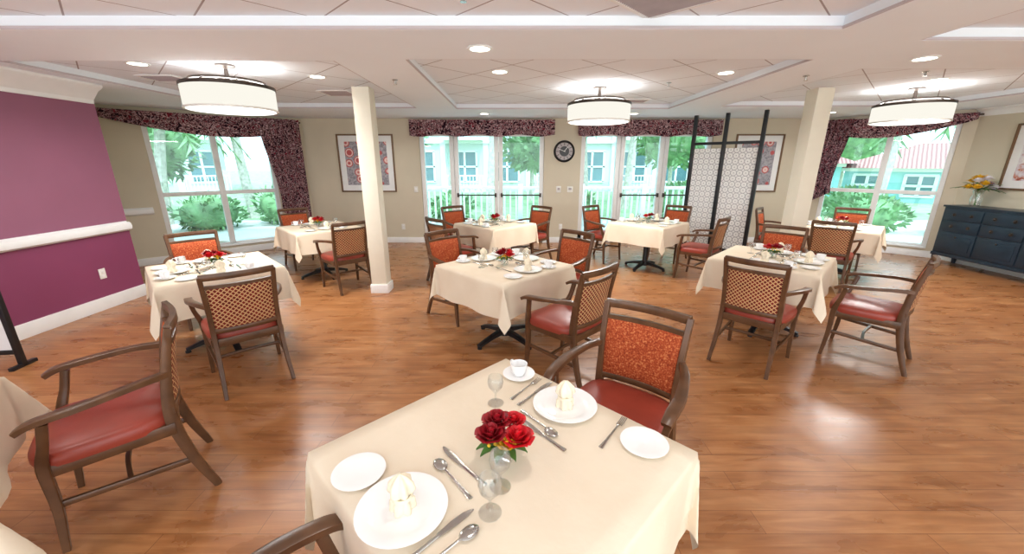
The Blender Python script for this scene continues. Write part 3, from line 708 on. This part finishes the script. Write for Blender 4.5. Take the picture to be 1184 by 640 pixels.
def shrub(name,x,y,s,h,n=420,lf=1.0,z0=0.0):
    mb=MB(); rnd=random.Random(x*7+y)
    mb.ball((0,0,z0+h*0.5),1,'foliage',12,(s*0.8,s*0.8,h*0.48))
    if z0>0: mb.sweep([(0,0,0),(0.05,0,z0*.6),(0,0,z0+.4)],[(.3,.3),(.2,.2),(.16,.16)],'trunk',up=(0,1,0),rnd=True)
    for k in range(n):
        a=rnd.uniform(0,6.283); z=rnd.uniform(-0.95,1); r=math.sqrt(1-z*z)
        d=Vector((r*math.cos(a),r*math.sin(a),z)); f=1+0.16*math.sin(5*a+3*z)
        p=Vector((d.x*s*.85*f,d.y*s*.85*f,z0+h*0.5+d.z*h*.48))
        dd=(d+Vector((rnd.uniform(-.8,.8),rnd.uniform(-.8,.8),rnd.uniform(-.3,.9)))).normalized()
        sd=dd.cross(Vector((rnd.random(),rnd.random(),rnd.random()))).normalized(); L=rnd.uniform(.1,.22)*lf
        mb.add([p-dd*.03,p+dd*L*.5+sd*L*.22,p+dd*L,p+dd*L*.5-sd*L*.22],[(0,1,2,3)],'foliage')
    put(name,mb.mesh('shrub','raw'),(x,y,-0.06))
for (x,y,s,h) in ((-9.2,9.0,0.8,1.0),(-8.0,10.4,0.8,0.9),(-6.6,11.5,0.8,1.1),(-11.2,10.7,1.0,1.4),(-10.6,7.4,.8,1.0),(-3.5,12.5,.8,1.0),(-1.9,12.7,.7,.8),(2.0,12.7,.7,.9),(5.4,12.4,.9,1.1),
    (9.2,10.2,0.8,0.9),(10.8,9.0,0.8,1.0),(8.6,12.2,0.9,1.1),(12.6,10.0,1.0,1.15),(11.6,13.4,1.0,0.9)): shrub('garden_shrub',x,y,s,h)
for (x,y,s,h,z) in ((-12.2,13.8,1.3,2.2,1.2),(-5.6,18.5,1.6,3,1.4),(0.9,19,1.2,2.4,1.4),(7.2,18.5,1.8,3.6,1.5),(16.5,27,2.6,5,1.2),(23.5,13,2.6,4.6,1.4),(22,27,3,6,1.2)):
    shrub('garden_tree',x,y,s,h,700,2.2,z)
def palm(x,y,h,lean,tr=0.13):
    mb=MB(); rnd=random.Random(x*3+y)
    mb.sweep([(0,0,0),(lean*.3,0,h*.4),(lean*.7,0.1,h*.8),(lean,0.1,h)],[(tr*2.6,tr*2.6),(tr*2,tr*2),(tr*1.8,tr*1.8),(tr*1.6,tr*1.6)],'trunk',up=(0,1,0),rnd=True,sub=5)
    for k in range(16):
        a=k*2*math.pi/16+rnd.uniform(-.15,.15); up=rnd.uniform(0.0,0.9); L=rnd.uniform(1.5,2.1); c,s=math.cos(a),math.sin(a)
        pts=[Vector((lean+c*L*t*.9,0.1+s*L*t*.9,h+up*L*t*0.9-1.15*L*t*t*.8)) for t in [i/12 for i in range(13)]]
        mb.sweep(pts,(0.03,0.03),'leaf',sub=1,rnd=True)
        sd=Vector((-s,c,0))
        for i in range(1,12):
            for sg in(-1,1):
                ll=0.5*math.sin(math.pi*(i/13)**.7)+.08; q=pts[i]; e=q+sd*sg*ll+(pts[i+1]-pts[i])*1.2+Vector((0,0,-.25*ll)); w=(pts[i+1]-pts[i])*.32
                mb.add([q-w,q+w,e],[(0,1,2)],'foliage')
    put('palm_tree',mb.mesh('palm','raw'),(x,y,-0.06))
for (x,y,h,l) in ((-9.9,11.2,3.3,.5),(-8.4,12.8,4.2,-.4),(-0.8,14.4,4.6,.3),(2.6,14.2,4.2,-.3),(4.4,15.5,5,.4),(10.4,11.4,3.6,.4),(-12.6,8.8,4,.2),(14.2,12.2,4.2,-.4),(-2.4,16,5,.3),(3.4,12.9,3.6,.1)): palm(x,y,h,l)

# ---------------------------------------------------------------- world & sun
w=bpy.data.worlds.new('World'); bpy.context.scene.world=w; w.use_nodes=True; nt=w.node_tree; nt.nodes.clear()
out=nt.nodes.new('ShaderNodeOutputWorld'); bg=nt.nodes.new('ShaderNodeBackground'); tc=nt.nodes.new('ShaderNodeTexCoord'); sp=nt.nodes.new('ShaderNodeSeparateXYZ'); rp=nt.nodes.new('ShaderNodeValToRGB')
nt.links.new(tc.outputs['Generated'],sp.inputs[0]); nt.links.new(sp.outputs[2],rp.inputs[0]); nt.links.new(rp.outputs[0],bg.inputs[0]); nt.links.new(bg.outputs[0],out.inputs[0])
rp.color_ramp.elements[0].position=0.0; rp.color_ramp.elements[0].color=(0.95,0.98,1.0,1); rp.color_ramp.elements[1].position=0.7; rp.color_ramp.elements[1].color=(0.82,0.92,1.0,1)
bg.inputs[1].default_value=3.0
s=bpy.data.lights.new('sun','SUN'); s.energy=3.0; s.angle=0.05; s.color=(1,0.98,0.95)
so=bpy.data.objects.new('sun',s); so.rotation_euler=(math.radians(32),math.radians(12),0); bpy.context.scene.collection.objects.link(so)

# ---------------------------------------------------------------- camera
cam=bpy.data.cameras.new('camera'); co=bpy.data.objects.new('camera',cam); bpy.context.scene.collection.objects.link(co)
cam.sensor_width=36; cam.lens=452/1184*36; cam.clip_start=0.05; cam.clip_end=300
co.location=(0,0,1.68); co.rotation_euler=(math.radians(90-16.3),0,0)
bpy.context.scene.camera=co
vs=bpy.context.scene.view_settings; vs.view_transform='Standard'; vs.look='None'; vs.exposure=0.25
